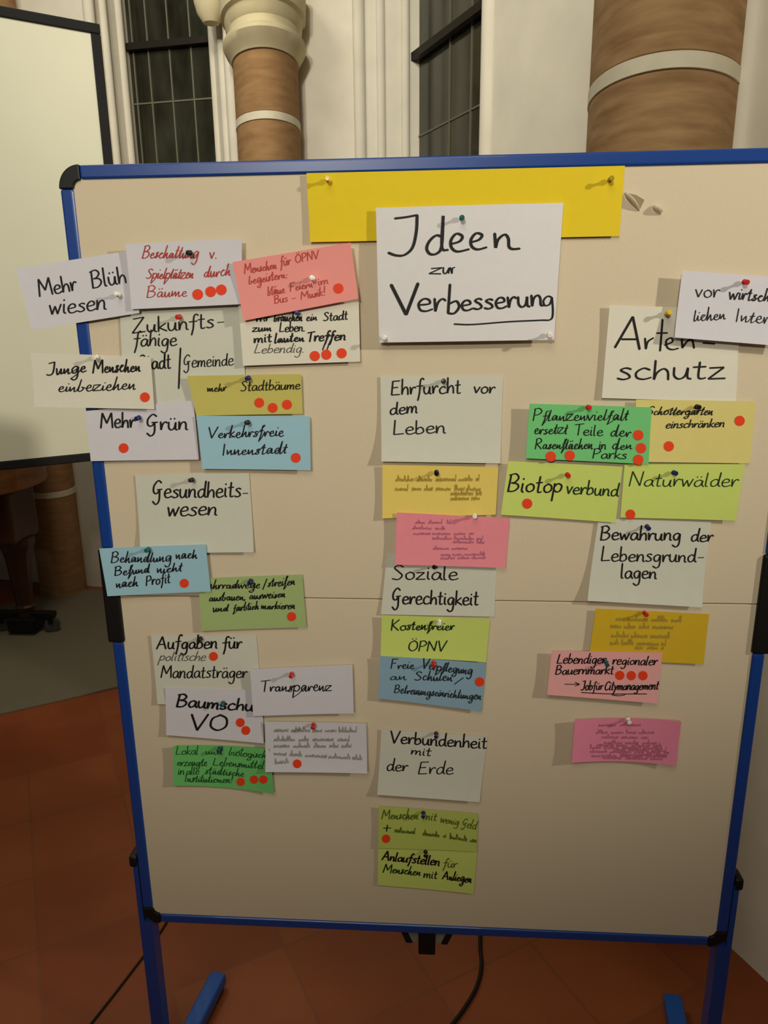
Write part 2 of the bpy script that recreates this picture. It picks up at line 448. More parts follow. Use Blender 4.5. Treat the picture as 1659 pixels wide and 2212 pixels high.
def bar(x0, x1, z0, z1, name='frame_rail'): return MB().box(x0, x1, 0.0, 0.026, z0, z1).build(name, BLUE, PB, bevel=0.004)
bar(-HX + CR, HX - CR, Z1 - FRW, Z1); bar(-HX + CR, HX - CR, Z0, Z0 + FRW * .95)
HG = 0.095
for s in (-1, 1):
    for z0, z1 in ((ZM + HG, Z1 - CR), (Z0 + CR, ZM - HG)):
        xa, xb = sorted((s * HX, s * (HX - FRW))); bar(xa, xb, z0, z1)
    for zc_, sg in ((Z1, -1), (Z0, 1)):
        n = 10; poly = []
        cx_, cz_ = s * (HX - CR), zc_ + sg * CR
        for i in range(n + 1):
            a = PI / 2 * i / n; poly.append((cx_ + s * (CR + .001) * math.cos(a), cz_ - sg * (CR + .001) * math.sin(a)))
        ri = CR - FRW - .001
        for i in range(n + 1):
            a = PI / 2 * (1 - i / n); poly.append((cx_ + s * ri * math.cos(a), cz_ - sg * ri * math.sin(a)))
        MB().prism(poly, -0.001, 0.027, lambda a, b, y: (a, y, b)).build('corner_cap', BPLAS, PB, bevel=0.002)
    xa, xb = sorted((s * (HX + .007), s * (HX - FRW - .003)))
    MB().box(xa, xb, -0.003, 0.034, ZM - HG, ZM + HG).build('hinge_cover', BPLAS, PB, bevel=0.005)
    # leg: square tube pushed up beside the frame, with clamp knob and foot
    xa, xb = sorted((s * (HX + .0115), s * (HX - .0165)))
    zt = at(285, 1850, 0.02)[2]
    lg = MB().box(xa, xb, 0.0015, 0.032, 0.03, Z0 - 0.0005); xa2, xb2 = sorted((s * (HX + .0115), s * (HX + .0008)))
    lg.box(xa2, xb2, 0.0015, 0.032, Z0 - 0.0005, zt)
    leg = lg.build('leg', BLUE, PB)
    xa, xb = sorted((s * (HX + .019), s * (HX + .0006)))
    MB().box(xa, xb, -.001, .036, zt - .012, zt + .016).build('clamp', BPLAS, leg, bevel=0.006)
fe = {-1: ((472, 2098), (418, 2204)), 1: ((1453, 2145), (1466, 2212))}
for s in (-1, 1):
    p0 = onfloor(*fe[s][0], 0.045); p1 = onfloor(*fe[s][1], 0.045); d = Vector((p0[0] - p1[0], p0[1] - p1[1], 0)).normalized()
    L = 0.5; c_ = Vector((p0[0], p0[1], 0)) - d * L / 2; ang = math.atan2(d.y, d.x)
    ft = MB().box(-L / 2, L / 2, -.021, .021, 0.012, 0.045).build('foot', mat('blue_enamel_lit', (34, 86, 168), 0.35, coat=0.2), PB, bevel=0.006)  # frame blue made lighter, reflected light put into the colour
    ft.location = c_; ft.rotation_euler = (0, 0, ang)
    for e in (-1, 1): MB().box(e * (L / 2 - .03) - .02, e * (L / 2 - .03) + .02, -.016, .016, 0, 0.013).build('foot_pad', BPLAS, ft)
# fold latch below the lower rail
lx = at(922, 2030, 0.02)[0]
lt = MB(); zt = Z0 + .002
lt.prism([(lx - .06, zt), (lx - .045, zt - .004), (lx - .03, zt - .04), (lx - .044, zt - .04)], .012, .034, lambda a, b, y: (a, y, b))
lt.prism([(lx + .06, zt), (lx + .044, zt - .04), (lx + .03, zt - .04), (lx + .045, zt - .004)], .012, .034, lambda a, b, y: (a, y, b))
lt.box(lx - .018, lx + .018, .006, .03, zt - .062, zt)
latch = lt.build('fold_latch', BPLAS, PB, bevel=0.002)
MB().box(lx - .044, lx + .044, .016, .028, zt - .038, zt - .01).build('latch_bar', GREYM, latch)
# torn surface beside the yellow sheet
TORN = mat('torn_paper', (232, 222, 200), 0.9); HOLE = mat('bare_core', (150, 132, 102), 0.95)
for (x0, y0), (x1, y1), (xq, yq) in (((1350, 416), (1381, 455), (1392, 432)), ((1411, 444), (1427, 463), (1432, 456))):
    A_, B_, C_ = at(x0, y0, SURF), at(x1, y1, SURF), at(xq, yq, SURF)
    MB().add([A_ - (0, .0003, 0), B_ - (0, .0003, 0), C_ - (0, .0003, 0), (A_ + C_) / 2 + np.array((.002, -.0003, .002)), A_ - (0, -.002, 0), B_ - (0, -.002, 0), C_ - (0, -.002, 0)], [(0, 1, 2, 3), (0, 4, 5, 1), (1, 5, 6, 2)]).build('torn_patch', HOLE, PB)
    mb = MB(); n = 7; vs = []
    for i in range(n + 1):
        t = i / n; p = A_ + (B_ - A_) * t; wd = .006 * math.sin(PI * min(1, t * .75 + .18))
        vs += [p + np.array((-wd * .6, -.0006, -wd * .3)), p + np.array((0, -.006 * math.sin(PI * t) - .0015, 0)), p + np.array((wd * .25, -.009 * math.sin(PI * t) - .002, wd * .2))]
    fs = [(i * 3 + k, i * 3 + k + 1, i * 3 + k + 4, i * 3 + k + 3) for i in range(n) for k in range(2)]
    f_ = mb.add(vs, fs).build('torn_flap', TORN, PB, smooth=True); sd = f_.modifiers.new('thick', 'SOLIDIFY'); sd.thickness = 0.0006

# ------------------------------------------------------------------ cards, handwriting, stickers, pins
# single-stroke handwriting: advance, strokes; baseline 0, x-height 1, ascender 2; a repeated point is a sharp corner
GL = {
 'a': (.95, '.78 .8 .5 1 .18 .75 .1 .3 .32 0 .62 .22 .78 .9 .78 .9 .76 .3 .92 0'),
 'b': (.9, '.12 2 .1 .1 .1 .1 .38 0 .72 .3 .66 .8 .4 .98 .12 .6'),
 'c': (.85, '.74 .85 .45 1 .14 .62 .18 .15 .48 0 .82 .16'),
 'd': (1.0, '.78 .8 .48 1 .14 .65 .18 .12 .45 .02 .72 .45 .84 2 .84 2 .78 .3 .96 0'),
 'e': (.85, '.12 .5 .66 .62 .62 .95 .34 1 .1 .6 .2 .1 .5 0 .84 .18'),
 'f': (.75, '.8 1.85 .6 2 .42 1.6 .36 .2 .2 -.8|.02 1 .7 1.06'),
 'g': (.95, '.78 .85 .45 1 .14 .62 .24 .1 .55 .1 .78 .9 .78 .9 .74 -.55 .45 -.98 .08 -.72'),
 'h': (.9, '.12 2 .1 0 .1 0 .22 .62 .5 .98 .7 .7 .74 0'),
 'i': (.42, '.16 1 .15 .2 .3 0|.15 1.42 .19 1.5'),
 'j': (.5, '.25 1 .25 -.6 .05 -.9|.25 1.42 .29 1.5'),
 'k': (.85, '.12 2 .1 0|.7 1.02 .16 .48 .16 .48 .8 0'),
 'l': (.45, '.14 2 .12 .2 .3 0'),
 'm': (1.3, '.08 1 .1 0 .1 0 .24 .75 .45 .98 .58 .75 .58 .02 .58 .02 .72 .75 .92 .98 1.06 .7 1.06 .1 1.2 0'),
 'n': (.92, '.08 1 .1 0 .1 0 .24 .72 .5 .98 .68 .72 .7 .1 .86 0'),
 'o': (.9, '.45 .98 .14 .7 .16 .2 .45 0 .76 .3 .72 .78 .45 .98 .4 .95'),
 'p': (.9, '.1 1 .06 -1|.1 .65 .4 1 .74 .75 .66 .2 .38 .03 .1 .25'),
 'q': (.9, '.78 .85 .45 1 .14 .62 .24 .1 .55 .1 .78 .9 .78 .9 .76 -1'),
 'r': (.72, '.08 1 .14 0 .14 0 .26 .68 .48 1 .66 .88'),
 's': (.75, '.64 .9 .4 1 .18 .8 .5 .48 .6 .18 .34 0 .05 .1'),
 't': (.68, '.3 1.7 .27 .2 .42 0 .6 .08|.02 1.08 .58 1.14'),
 'u': (.92, '.08 1 .1 .3 .32 0 .58 .25 .7 1 .7 1 .7 .15 .86 0'),
 'v': (.75, '.05 1 .32 0 .32 0 .66 1'),
 'w': (1.1, '.05 1 .26 0 .26 0 .5 .85 .5 .85 .72 0 .72 0 1 1'),
 'x': (.8, '.08 1 .7 0|.68 1 .05 0'),
 'y': (.85, '.08 1 .4 .1|.72 1 .4 .1 .1 -.9'),
 'z': (.85, '.08 .95 .72 1 .72 1 .04 0 .04 0 .8 .04'),
 'A': (1.35, '.02 0 .62 2 .62 2 1.15 0|.25 .72 .95 .74'),
 'B': (1.15, '.15 1.9 .1 0|.0 1.85 .55 2 .85 1.6 .6 1.15 .25 1.05 .25 1.05 .8 .95 .95 .5 .6 .05 .05 0'),
 'C': (1.1, '1 1.75 .65 2 .2 1.4 .15 .5 .5 0 1 .3'),
 'D': (1.2, '.15 1.9 .12 0|.0 1.9 .6 1.9 1.05 1.2 .8 .3 .1 0'),
 'E': (1.1, '.95 1.95 .2 1.9 .2 1.9 .1 0 .1 0 .95 .05|.15 1 .75 1.05'),
 'F': (1.0, '.95 1.95 .2 1.9 .2 1.9 .12 0|.15 1.05 .7 1.1'),
 'G': (1.25, '.95 1.75 .6 2 .2 1.4 .2 .7 .5 .5 .8 .9 .8 .9 .8 -.3 .5 -.75 .15 -.4|.55 .95 1.05 1'),
 'H': (1.3, '.15 2 .1 0|1.05 2 1 0|.12 1 1.02 1.02'),
 'I': (.5, '.22 1.95 .2 0'),
 'J': (1.0, '.2 1.85 .8 2 .8 2 .75 .5 .5 0 .08 .1'),
 'K': (1.15, '.15 2 .1 0|1 1.95 .18 .95 .18 .95 1 0'),
 'L': (1.05, '.2 2 .12 .02 .12 .02 .95 .1'),
 'M': (1.55, '.05 0 .22 1.95 .22 1.95 .72 .6 .72 .6 1.25 1.95 1.25 1.95 1.38 0'),
 'N': (1.3, '.1 0 .15 1.95 .15 1.95 1 .05 1 .05 1.1 1.95'),
 'O': (1.35, '.65 1.95 .2 1.5 .15 .5 .6 0 1.1 .5 1.1 1.5 .7 1.98 .55 1.9'),
 'P': (1.05, '.15 1.9 .1 0|.05 1.9 .6 2 .92 1.5 .6 1 .15 .9'),
 'R': (1.15, '.15 1.9 .1 0|.05 1.9 .6 2 .88 1.5 .55 1.08 .2 1 .2 1 1 0'),
 'S': (1.05, '.9 1.75 .55 2 .2 1.65 .55 1.1 .85 .6 .55 .05 .05 .15'),
 'T': (1.1, '.0 1.8 1.1 2|.55 1.9 .5 0'),
 'U': (1.2, '.15 2 .12 .5 .5 0 .9 .5 1 2'),
 'V': (1.2, '.05 1.95 .5 0 .5 0 1.1 2'),
 'W': (1.5, '.05 1.95 .4 0 .4 0 .75 1.6 .75 1.6 1.05 0 1.05 0 1.45 2'),
 'Z': (1.2, '.1 1.8 1.0 1.95 1.0 1.95 .0 0 .0 0 1.1 .1'),
 '!': (.5, '.3 2 .2 .55|.18 .08 .2 0'), ':': (.45, '.2 .75 .23 .68|.18 .1 .2 .02'), '.': (.4, '.15 .06 .19 0'),
 ',': (.4, '.2 .1 .1 -.25'), '-': (.7, '.1 .6 .55 .62'), '/': (.7, '.1 -.4 .6 2'), '|': (.3, '.15 -1 .2 2'),
 '+': (.9, '.1 .8 .8 .85|.45 1.5 .42 .1'), '>': (1.6, '.0 .9 1.4 .85|1.0 1.35 1.45 .85 1.45 .85 1.0 .4'), ' ': (.7, ''),
}
for a_, b_ in (('ä', 'a'), ('ö', 'o'), ('ü', 'u')):
    GL[a_] = (GL[b_][0], GL[b_][1] + '|.22 1.42 .26 1.5|.56 1.45 .6 1.52')
GL['Ö'] = (GL['O'][0], GL['O'][1] + '|.42 2.3 .46 2.38|.85 2.33 .89 2.4'); GL['Ü'] = (GL['U'][0], GL['U'][1] + '|.35 2.3 .4 2.38|.75 2.3 .8 2.38')


def parse(sx):
    out = []
    for st in sx.split('|'):
        q = [float(a) for a in st.split()]
        if q: out.append([(q[i], q[i + 1]) for i in range(0, len(q), 2)])
    return out


GP = {k: (v[0], parse(v[1])) for k, v in GL.items()}
# the quicker, more angular hand of the visitors' cards
ALT = {'n': (.78, '.08 .9 .14 .1 .14 .1 .5 .88 .5 .88 .54 .06 .74 .12'), 'm': (1.15, '.08 .9 .14 .1 .14 .1 .46 .85 .46 .85 .5 .06 .5 .06 .84 .85 .84 .85 .88 .06 1.06 .12'),
       'h': (.8, '.26 2 .1 0 .1 0 .5 .88 .5 .88 .56 .04 .76 .12'), 'r': (.62, '.08 .85 .16 0 .16 0 .36 .85 .58 .78'), 'e': (.7, '.12 .42 .48 .58 .44 .92 .22 .82 .12 .3 .36 0 .68 .18'),
       's': (.6, '.5 .95 .26 .92 .24 .62 .44 .36 .3 .02 .0 .08'), 'a': (.85, '.6 .82 .32 .92 .1 .42 .24 .06 .48 .28 .62 .86 .62 .86 .62 .1 .82 .12'), 'u': (.8, '.08 .92 .16 .1 .32 .05 .56 .85 .56 .85 .58 .08 .76 .14'),
       'd': (.9, '.58 .8 .34 .92 .1 .42 .26 .06 .5 .3 .78 2 .78 2 .64 .1 .84 .12'), 'l': (.42, '.26 1.9 .12 .15 .3 .06'), 'b': (.8, '.28 1.95 .1 .1 .1 .1 .36 0 .6 .4 .44 .7'), 'c': (.7, '.56 .85 .32 .92 .12 .45 .3 .04 .64 .18'),
       'i': (.38, '.14 .9 .14 .1 .32 .12|.24 1.4 .3 1.46'), 't': (.58, '.36 1.7 .22 .12 .42 .08|.06 1.05 .5 1.14'), 'f': (.62, '.66 1.9 .4 1.7 .3 .3 .12 -.8|.08 .9 .56 1.0'), 'k': (.75, '.24 2 .1 0|.58 .95 .16 .45 .16 .45 .66 .05')}
for a_, b_ in (('ä', 'a'), ('ü', 'u')): ALT[a_] = (ALT[b_][0], ALT[b_][1] + '|.2 1.36 .26 1.46|.5 1.4 .56 1.5')
GA = {k: (v[0], parse(v[1])) for k, v in ALT.items()}


def smooth(pts, n=5):
    """rounded line through the points, sharp where a point is repeated"""
    runs, cur = [], [pts[0]]
    for p in pts[1:]:
        if p == cur[-1]:
            if len(cur) > 1: runs.append(cur)
            cur = [p]
        else: cur.append(p)
    if len(cur) > 1: runs.append(cur)
    out = []
    for r_ in runs:
        P = [np.array(p, float) for p in r_]; P = [2 * P[0] - P[1]] + P + [2 * P[-1] - P[-2]]
        for i in range(1, len(P) - 2):
            a, b, c, d = P[i - 1:i + 3]
            for j in range(n):
                t = j / n
                out.append(.5 * (2 * b + (c - a) * t + (2 * a - 5 * b + 4 * c - d) * t * t + (3 * b - a - 3 * c + d) * t ** 3))
        out.append(P[-2])
    return np.array(out) if out else np.array(pts, float)


INK = {'k': mat('black_marker', (24, 22, 22), 0.6), 'g': mat('grey_pen', (92, 88, 80), 0.7), 'r': mat('red_marker', (176, 60, 56), 0.6),
       'd': mat('dark_green_marker', (22, 52, 26), 0.6), 'p': mat('pencil', (152, 148, 144), 0.7), 'y': mat('pencil_on_yellow', (170, 144, 56), 0.7),
       'o': mat('pencil_on_pink', (182, 102, 128), 0.7), 'l': mat('faded_green_pen', (92, 108, 36), 0.7), 'n': mat('navy_pen', (36, 46, 52), 0.6), 'm': mat('red_pen', (186, 70, 66), 0.6),
       'h': mat('green_pen', (34, 84, 44), 0.6)}
PAPER = {'white': (222, 220, 222), 'cool': (216, 214, 222), 'cream': (226, 222, 206), 'pale': (212, 212, 198), 'yellow': (230, 202, 42), 'pink': (242, 156, 150),
         'rose': (242, 146, 160), 'deep_rose': (238, 142, 172), 'light_pink': (240, 174, 174), 'green': (118, 204, 128), 'bright_green': (114, 198, 112), 'sage': (168, 190, 126), 'lime': (206, 222, 116), 'olive_lime': (190, 206, 102),
         'khaki': (204, 194, 106), 'sand': (222, 210, 130), 'mustard': (214, 178, 40), 'soft_yellow': (236, 210, 110), 'blue': (160, 202, 220), 'grey_blue': (142, 176, 198)}
STICK = mat('red_sticker', (236, 66, 26), 0.6)


class Card:
    def __init__(s, name, label, quad, color, h, lift=(0, 0, 0, 0, 0), cat='note card', group='note cards on the pinboard'):
        """quad = measured corners TL TR BR BL, h = height above the board face (mm), lift = left right top bottom bow (mm)"""
        s.h, s.lift = h / 1000, [x / 1000 for x in lift]; s.ink = {}
        uv = ((0, 0), (1, 0), (1, 1), (0, 1))
        s.q = [at(p[0], p[1], s.Y(*c)) for p, c in zip(quad, uv)]
        s.X = np.array([[p[0], p[2]] for p in s.q])
        s.c = sum(s.q) / 4; s.dots = []
        n = 16; mb = MB(); th = .0004
        g = [[s.P(i / n, j / n) for i in range(n + 1)] for j in range(n + 1)]
        N = (n + 1) ** 2; vs = [p for r_ in g for p in r_] + [p + np.array((0, th, 0)) for r_ in g for p in r_]
        fs = []
        for j in range(n):
            for i in range(n):
                a = j * (n + 1) + i; q4 = (a, a + n + 1, a + n + 2, a + 1); fs.append(q4); fs.append(tuple(x + N for x in q4[::-1]))
        ring = [i for i in range(n)] + [j * (n + 1) + n for j in range(n)] + [n * (n + 1) + n - i for i in range(n)] + [(n - j) * (n + 1) for j in range(n)]
        for i in range(len(ring)):
            a, b = ring[i], ring[(i + 1) % len(ring)]; fs.append((a, b, b + N, a + N))
        mb.add(vs, fs)
        s.o = mb.build(name, mat('paper_' + color, PAPER[color], 0.85, spec=0.2, noise=0.012, scale=60), origin=tuple(s.c))
        for p in s.o.data.polygons: p.use_smooth = True
        s.o.data.set_sharp_from_angle(angle=math.radians(40))
        tag(s.o, label, cat, group)

    def Y(s, u, v):
        l, r_, t, b, bow = s.lift
        return SURF - s.h - l * (1 - u) ** 3 - r_ * u ** 3 - t * (1 - v) ** 3 - b * v ** 4 - bow * 4 * u * (1 - u)

    def xz(s, u, v):
        a = s.X[0] * ((1 - u) * (1 - v)) + s.X[1] * (u * (1 - v)) + s.X[2] * (u * v) + s.X[3] * ((1 - u) * v); return a

    def P(s, u, v):
        a = s.xz(u, v); return np.array((a[0], s.Y(u, v), a[1]))

    def map(s, px, off):
        """measured points -> points lying on the curved card, off metres in front of it"""
        r_ = rays(px); Yc = np.full(len(r_), s.c[1]); off = off + 0.0
        for _ in range(3):
            k = (Yc - EYE[1]) / r_[:, 1]; x = EYE[0] + r_[:, 0] * k; z = EYE[2] + r_[:, 2] * k
            u = np.full(len(x), .5); v = u.copy()
            e1, e2, e3 = s.X[1] - s.X[0], s.X[3] - s.X[0], s.X[0] - s.X[1] + s.X[2] - s.X[3]
            for _ in range(5):
                fx = s.X[0][0] + e1[0] * u + e2[0] * v + e3[0] * u * v - x; fz = s.X[0][1] + e1[1] * u + e2[1] * v + e3[1] * u * v - z
                a, b, c, d = e1[0] + e3[0] * v, e2[0] + e3[0] * u, e1[1] + e3[1] * v, e2[1] + e3[1] * u
                D = a * d - b * c; u = u - (d * fx - b * fz) / D; v = v - (a * fz - c * fx) / D
            Yc = s.Y(u, v) - off
        return np.stack([x, Yc, z], 1)

    def stroke(s, pts, wd, col='k', n=5, pen=0.9):
        P = smooth(pts, n); m_ = len(P)
        if m_ < 2: return
        T = np.gradient(P, axis=0); ang = np.arctan2(-T[:, 1], T[:, 0]); L = np.hypot(T[:, 0], T[:, 1]) + 1e-9; T = T / L[:, None]
        hw = wd * (0.44 if wd > 3.7 else 0.40) * (0.7 + 0.42 * np.abs(np.sin(ang - 0.25)) ** 1.0); Nn = np.stack([-T[:, 1], T[:, 0]], 1)
        a, b = P + Nn * hw[:, None], P - Nn * hw[:, None]
        c0 = P[:1] - T[:1] * hw[0] * .9; c1 = P[-1:] + T[-1:] * hw[-1] * .9
        d = s.ink.setdefault(col, ([], [])); o = sum(len(x) for x in d[0])
        d[0].append(np.concatenate([a, b, c0, c1]))
        for i in range(m_ - 1): d[1].append((o + i, o + i + 1, o + m_ + i + 1, o + m_ + i))
        d[1].append((o, o + m_, o + 2 * m_)); d[1].append((o + m_ - 1, o + 2 * m_ + 1, o + 2 * m_ - 1))

    def t(s, text, x0, y0, x1, y1, xh, wd=3.4, col='k', slant=.12, asc=1.0, join=False, jit=.035):
        """a word on its measured base line"""
        G = {**GP, **GA} if join else GP; jit = jit * 2 if join else jit
        tot = sum(G[c][0] for c in text) - .12; d = np.array((x1 - x0, y1 - y0), float); L = np.hypot(*d); d /= L; up = np.array((d[1], -d[0]))
        sx = L / tot; x = 0; prev = None; rr = random.Random(text + str(x0))
        for c in text:
            ad, sts = G[c]; k = 1 + rr.uniform(-jit, jit) * 2; dy = rr.uniform(-jit, jit)
            for i, st in enumerate(sts):
                q = []
                for (gx, gy) in st:
                    if gy > 1: gy = 1 + (gy - 1) * asc
                    gy = gy * k + dy
                    p = np.array((x0, y0)) + d * ((x + gx) * sx + slant * gy * xh) + up * gy * xh; q.append((float(p[0]), float(p[1])))
                if join and i == 0 and prev is not None and c.islower() and len(st) > 1: s.stroke([prev, ((prev[0] + q[0][0]) / 2, (prev[1] * .6 + q[0][1] * .4)), q[0]], wd * .75, col)
                s.stroke(q, wd, col)
                if i == 0: prev = q[-1] if c.islower() else None
            x += ad
        return s

    def raw(s, strokes, wd, col='k'):
        for st in strokes: s.stroke([tuple(p) for p in st], wd, col)
        return s

    def scrawl(s, lines, xh, wd, col):
        """unreadable small writing: a running zigzag in word-long pieces"""
        rr = random.Random(str(lines))
        for (x0, y0, x1, y1) in lines:
            x = x0
            while x < x1 - 4:
                e = min(x1, x + rr.uniform(18, 48)); q = []; xx = x
                while xx < e:
                    hgt = xh * (1.7 if rr.random() < .14 else rr.uniform(.6, 1)); yb = y0 + (y1 - y0) * (xx - x0) / max(1, x1 - x0)
                    q.append((xx, yb - rr.uniform(0, .15) * xh)); q.append((xx + rr.uniform(.8, 1.8), yb - hgt)); xx += rr.uniform(2.6, 4.6)
                if len(q) > 3: s.stroke(q, wd, col, 3)
                x = e + rr.uniform(5, 9)
        return s

    def dot(s, *cs, r=10.6):
        s.dots += [(c[0], c[1], r) for c in cs]; return s

    def done(s):
        for col, (vs, fs) in s.ink.items():
            p = s.map(np.concatenate(vs), .00035)
            MB().add(p, fs).build('handwriting', INK[col], s.o, tuple(s.c))
        for (x, y, r_) in s.dots:
            n = 28; a = [2 * PI * i / n for i in range(n)]
            ring = np.array([(x + r_ * math.cos(t), y + r_ * math.sin(t)) for t in a])
            f_ = s.map(np.concatenate([ring, ring]), .0006); f_[n:, 1] += .0004
            MB().add(f_, [tuple(range(n))] + [(i, n + i, n + (i + 1) % n, (i + 1) % n) for i in range(n)]).build('dot_sticker', STICK, s.o, tuple(s.c))
        return s


N_ = 'note_card'
C = {}
def card(key, label, quad, color, h, lift=(0, 0, 0, 0, 0), name=N_, **k):
    C[key] = Card(name, label, quad, color, h, lift, **k); return C[key]


card('banner', 'long blank bright yellow sheet under the top rail, behind the large title sheet', [(662, 374), (1350, 358), (1338, 510), (670, 523)], 'yellow', 4.8, (0.5, 0.5, 0, 1, 0), name='banner_sheet', cat='paper sheet', group='title sheets')
c = card('ideen', 'large white title sheet with heading Ideen zur Verbesserung, over the yellow sheet', [(812, 449), (1217, 438), (1197, 734), (819, 740)], 'white', 15, (0, 0, -3, 2, 2), name='title_sheet', cat='paper sheet', group='title sheets')
def S6(*p): return [(640 + x / 2.183, 340 + y / 2.183) for x, y in p]
c.raw([S6((465, 288), (515, 282), (570, 272), (570, 272), (566, 350), (548, 425), (510, 460), (470, 462), (435, 450)),
       S6((688, 375), (660, 368), (628, 395), (615, 430), (632, 456), (665, 452), (686, 415), (693, 275), (693, 275), (686, 400), (692, 435), (716, 436)),
       S6((725, 410), (770, 396), (783, 372), (755, 360), (730, 390), (732, 425), (760, 444), (815, 433)),
       S6((825, 400), (862, 388), (876, 366), (848, 358), (824, 388), (828, 420), (855, 434), (898, 424)),
       S6((936, 360), (940, 426), (940, 426), (952, 388), (982, 364), (1000, 382), (1003, 420), (1020, 432), (1054, 430))], 7.2)
c.raw([S6((637, 524), (688, 520), (688, 520), (626, 548), (626, 548), (682, 549)), S6((694, 519), (694, 542), (706, 547), (722, 520), (722, 520), (718, 546)), S6((727, 520), (734, 548), (734, 548), (737, 524), (748, 518))], 4)
c.raw([S6((448, 602), (518, 741), (518, 741), (574, 595))], 8)
c.t('er', 567 / 2.183 + 640, 340 + 725 / 2.183, 640 + 697 / 2.183, 340 + 727 / 2.183, 27, 6, slant=.02)
c.raw([S6((725, 600), (716, 735), (716, 735), (745, 735), (768, 705), (755, 678), (722, 690))], 6.5)
c.t('esserun', 640 + 775 / 2.183, 340 + 722 / 2.183, 640 + 1160 / 2.183, 340 + 700 / 2.183, 22, 6, slant=.02)
c.raw([S6((1205, 660), (1185, 655), (1166, 675), (1172, 698), (1195, 692), (1206, 660), (1206, 660), (1210, 735), (1198, 765), (1150, 768), (1000, 775), (830, 788), (745, 786))], 5)

c = card('mehr_blueh', 'white card reading Mehr Blühwiesen, tilted over the left edge of the frame', [(33, 580), (285, 541), (301, 676), (69, 713)], 'cool', 9, (3, 0, 0, 1, 0))
c.t('Mehr', 85, 641, 166, 626, 18.5, 4.2, slant=0).t('Blüh', 199, 623, 273, 611, 19, 4.2, slant=0).t('wiesen', 106, 680, 228, 668, 19, 4.2, slant=.1)
c = card('beschattung', 'white card with red writing Beschattung v. Spielplätzen durch Bäume', [(271, 527), (522, 515), (522, 657), (284, 668)], 'cool', 13, (1, 3, 2, 1, 0))
c.t('Beschattung', 306, 558, 427, 557, 13, 3.2, 'r', .25, join=True).t('v.', 452, 559, 468, 558, 13, 3.2, 'r').t('Spielplätzen', 315, 602, 416, 601, 12, 3.2, 'r', .25, join=True).t('durch', 439, 600, 496, 595, 13, 3, 'r', .25, join=True).t('Bäume', 316, 642, 402, 641, 13, 3, 'r', .15, join=True)
c.dot((427, 636), (455, 630), (478, 626), r=11.6)
c = card('menschen', 'salmon pink card with red writing about ÖPNV, tilted beside the yellow sheet', [(502, 566), (757, 524), (774, 645), (526, 693)], 'pink', 17, (1, 2, 3, 1, 0))
c.t('Menschen', 528, 592, 597, 580, 10, 2.8, 'm', .15, join=True).t('für', 605, 576, 628, 571, 10, 2.8, 'm', .2).t('ÖPNV', 638, 568, 689, 558, 9, 2.8, 'm').t('begeistern:', 537, 614, 621, 600, 10, 2.8, 'm', join=True)
c.t('bläue', 578, 639, 615, 632, 10, 2.8, 'm', join=True).t('Feiern', 626, 629, 675, 621, 9, 2.8, 'm', join=True).t('im', 687, 617, 709, 612, 9, 2.8, 'm').t('Bus', 593, 656, 621, 651, 9, 2.8, 'm').t('-', 629, 651, 640, 649, 9, 2.6, 'm').t('Musik!', 650, 647, 703, 638, 9, 2.8, 'm', join=True)
c.dot((731, 623), r=11)
c = card('wir', 'cream card reading Wir brauchen ein Stadt zum Leben, under the salmon pink card', [(515, 658), (775, 652), (778, 781), (525, 790)], 'cream', 8, (2, 1, 0, 1, 0))
c.t('Wir', 550, 695, 581, 693, 9.5, 3.4).t('brauchen', 591, 695, 652, 693, 10, 3.6, join=True).t('ein', 661, 693, 684, 692, 9, 3.4, join=True).t('Stadt', 698, 693, 750, 690, 9.5, 3.6)
c.t('zum', 544, 717, 586, 715, 9, 3.6, join=True).t('Leben.', 603, 717, 658, 715, 10, 3.6).t('mit', 548, 741, 586, 738, 10, 4).t('lauten', 592, 741, 656, 737, 10, 4, join=True).t('Treffen', 662, 738, 745, 734, 11, 4.2, slant=.2)
c.raw([[(712, 722), (703, 740), (697, 756)], [(722, 722), (712, 740), (706, 757)]], 3.4)
c.t('Lebendig.', 548, 763, 656, 761, 10, 2.6, 'g', .3)
c.dot((680, 769), (705, 766), (738, 763), r=11)
c = card('zukunft', 'cream card reading Zukunftsfähige Stadt/Gemeinde, partly covered by neighbouring cards', [(258, 650), (518, 650), (534, 874), (268, 880)], 'pale', 2, (0, 2, 0, 0, 0))
c.t('Zukunfts', 286, 720, 461, 707, 16.5, 4, slant=.05).t('-', 466, 707, 484, 706, 16, 3.2).t('fähige', 288, 748, 380, 746, 16, 3.8, slant=.1).t('Stadt', 299, 799, 368, 795, 16, 4, slant=.05).t('Gemeinde', 395, 795, 503, 789, 14, 3.2, slant=.1)
c.raw([[(390, 752), (388, 790), (386, 839)]], 4)
c = card('junge', 'cream card reading Junge Menschen einbeziehen, over the left edge of the frame', [(67, 762), (325, 771), (333, 884), (74, 879)], 'cream', 11, (2, 1, 0, 2, 0))
c.t('Junge', 99, 812, 184, 803, 14, 4, slant=.2, join=True).t('Menschen', 200, 806, 302, 802, 14, 4, slant=.1, join=True).t('einbeziehen', 124, 847, 291, 841, 12.5, 3.6, slant=.2, join=True).dot((313, 858))
c = card('stadtbaeume', 'khaki card reading mehr Stadtbäume with three red dots', [(404, 812), (650, 808), (654, 894), (424, 898)], 'khaki', 7, (1, 2, 2, 0, 0))
c.t('mehr', 447, 847, 488, 844, 9.5, 3, slant=.15, join=True).t('Stadtbäume', 519, 845, 647, 840, 10.5, 3.2, slant=.15).dot((560, 870), (589, 881), (620, 874))
c = card('mehr_gruen', 'white card reading Mehr Grün with one red dot, beside the blue card', [(184, 888), (418, 865), (430, 993), (196, 996)], 'cool', 6.5, (2, 0, 0, 1, 0))
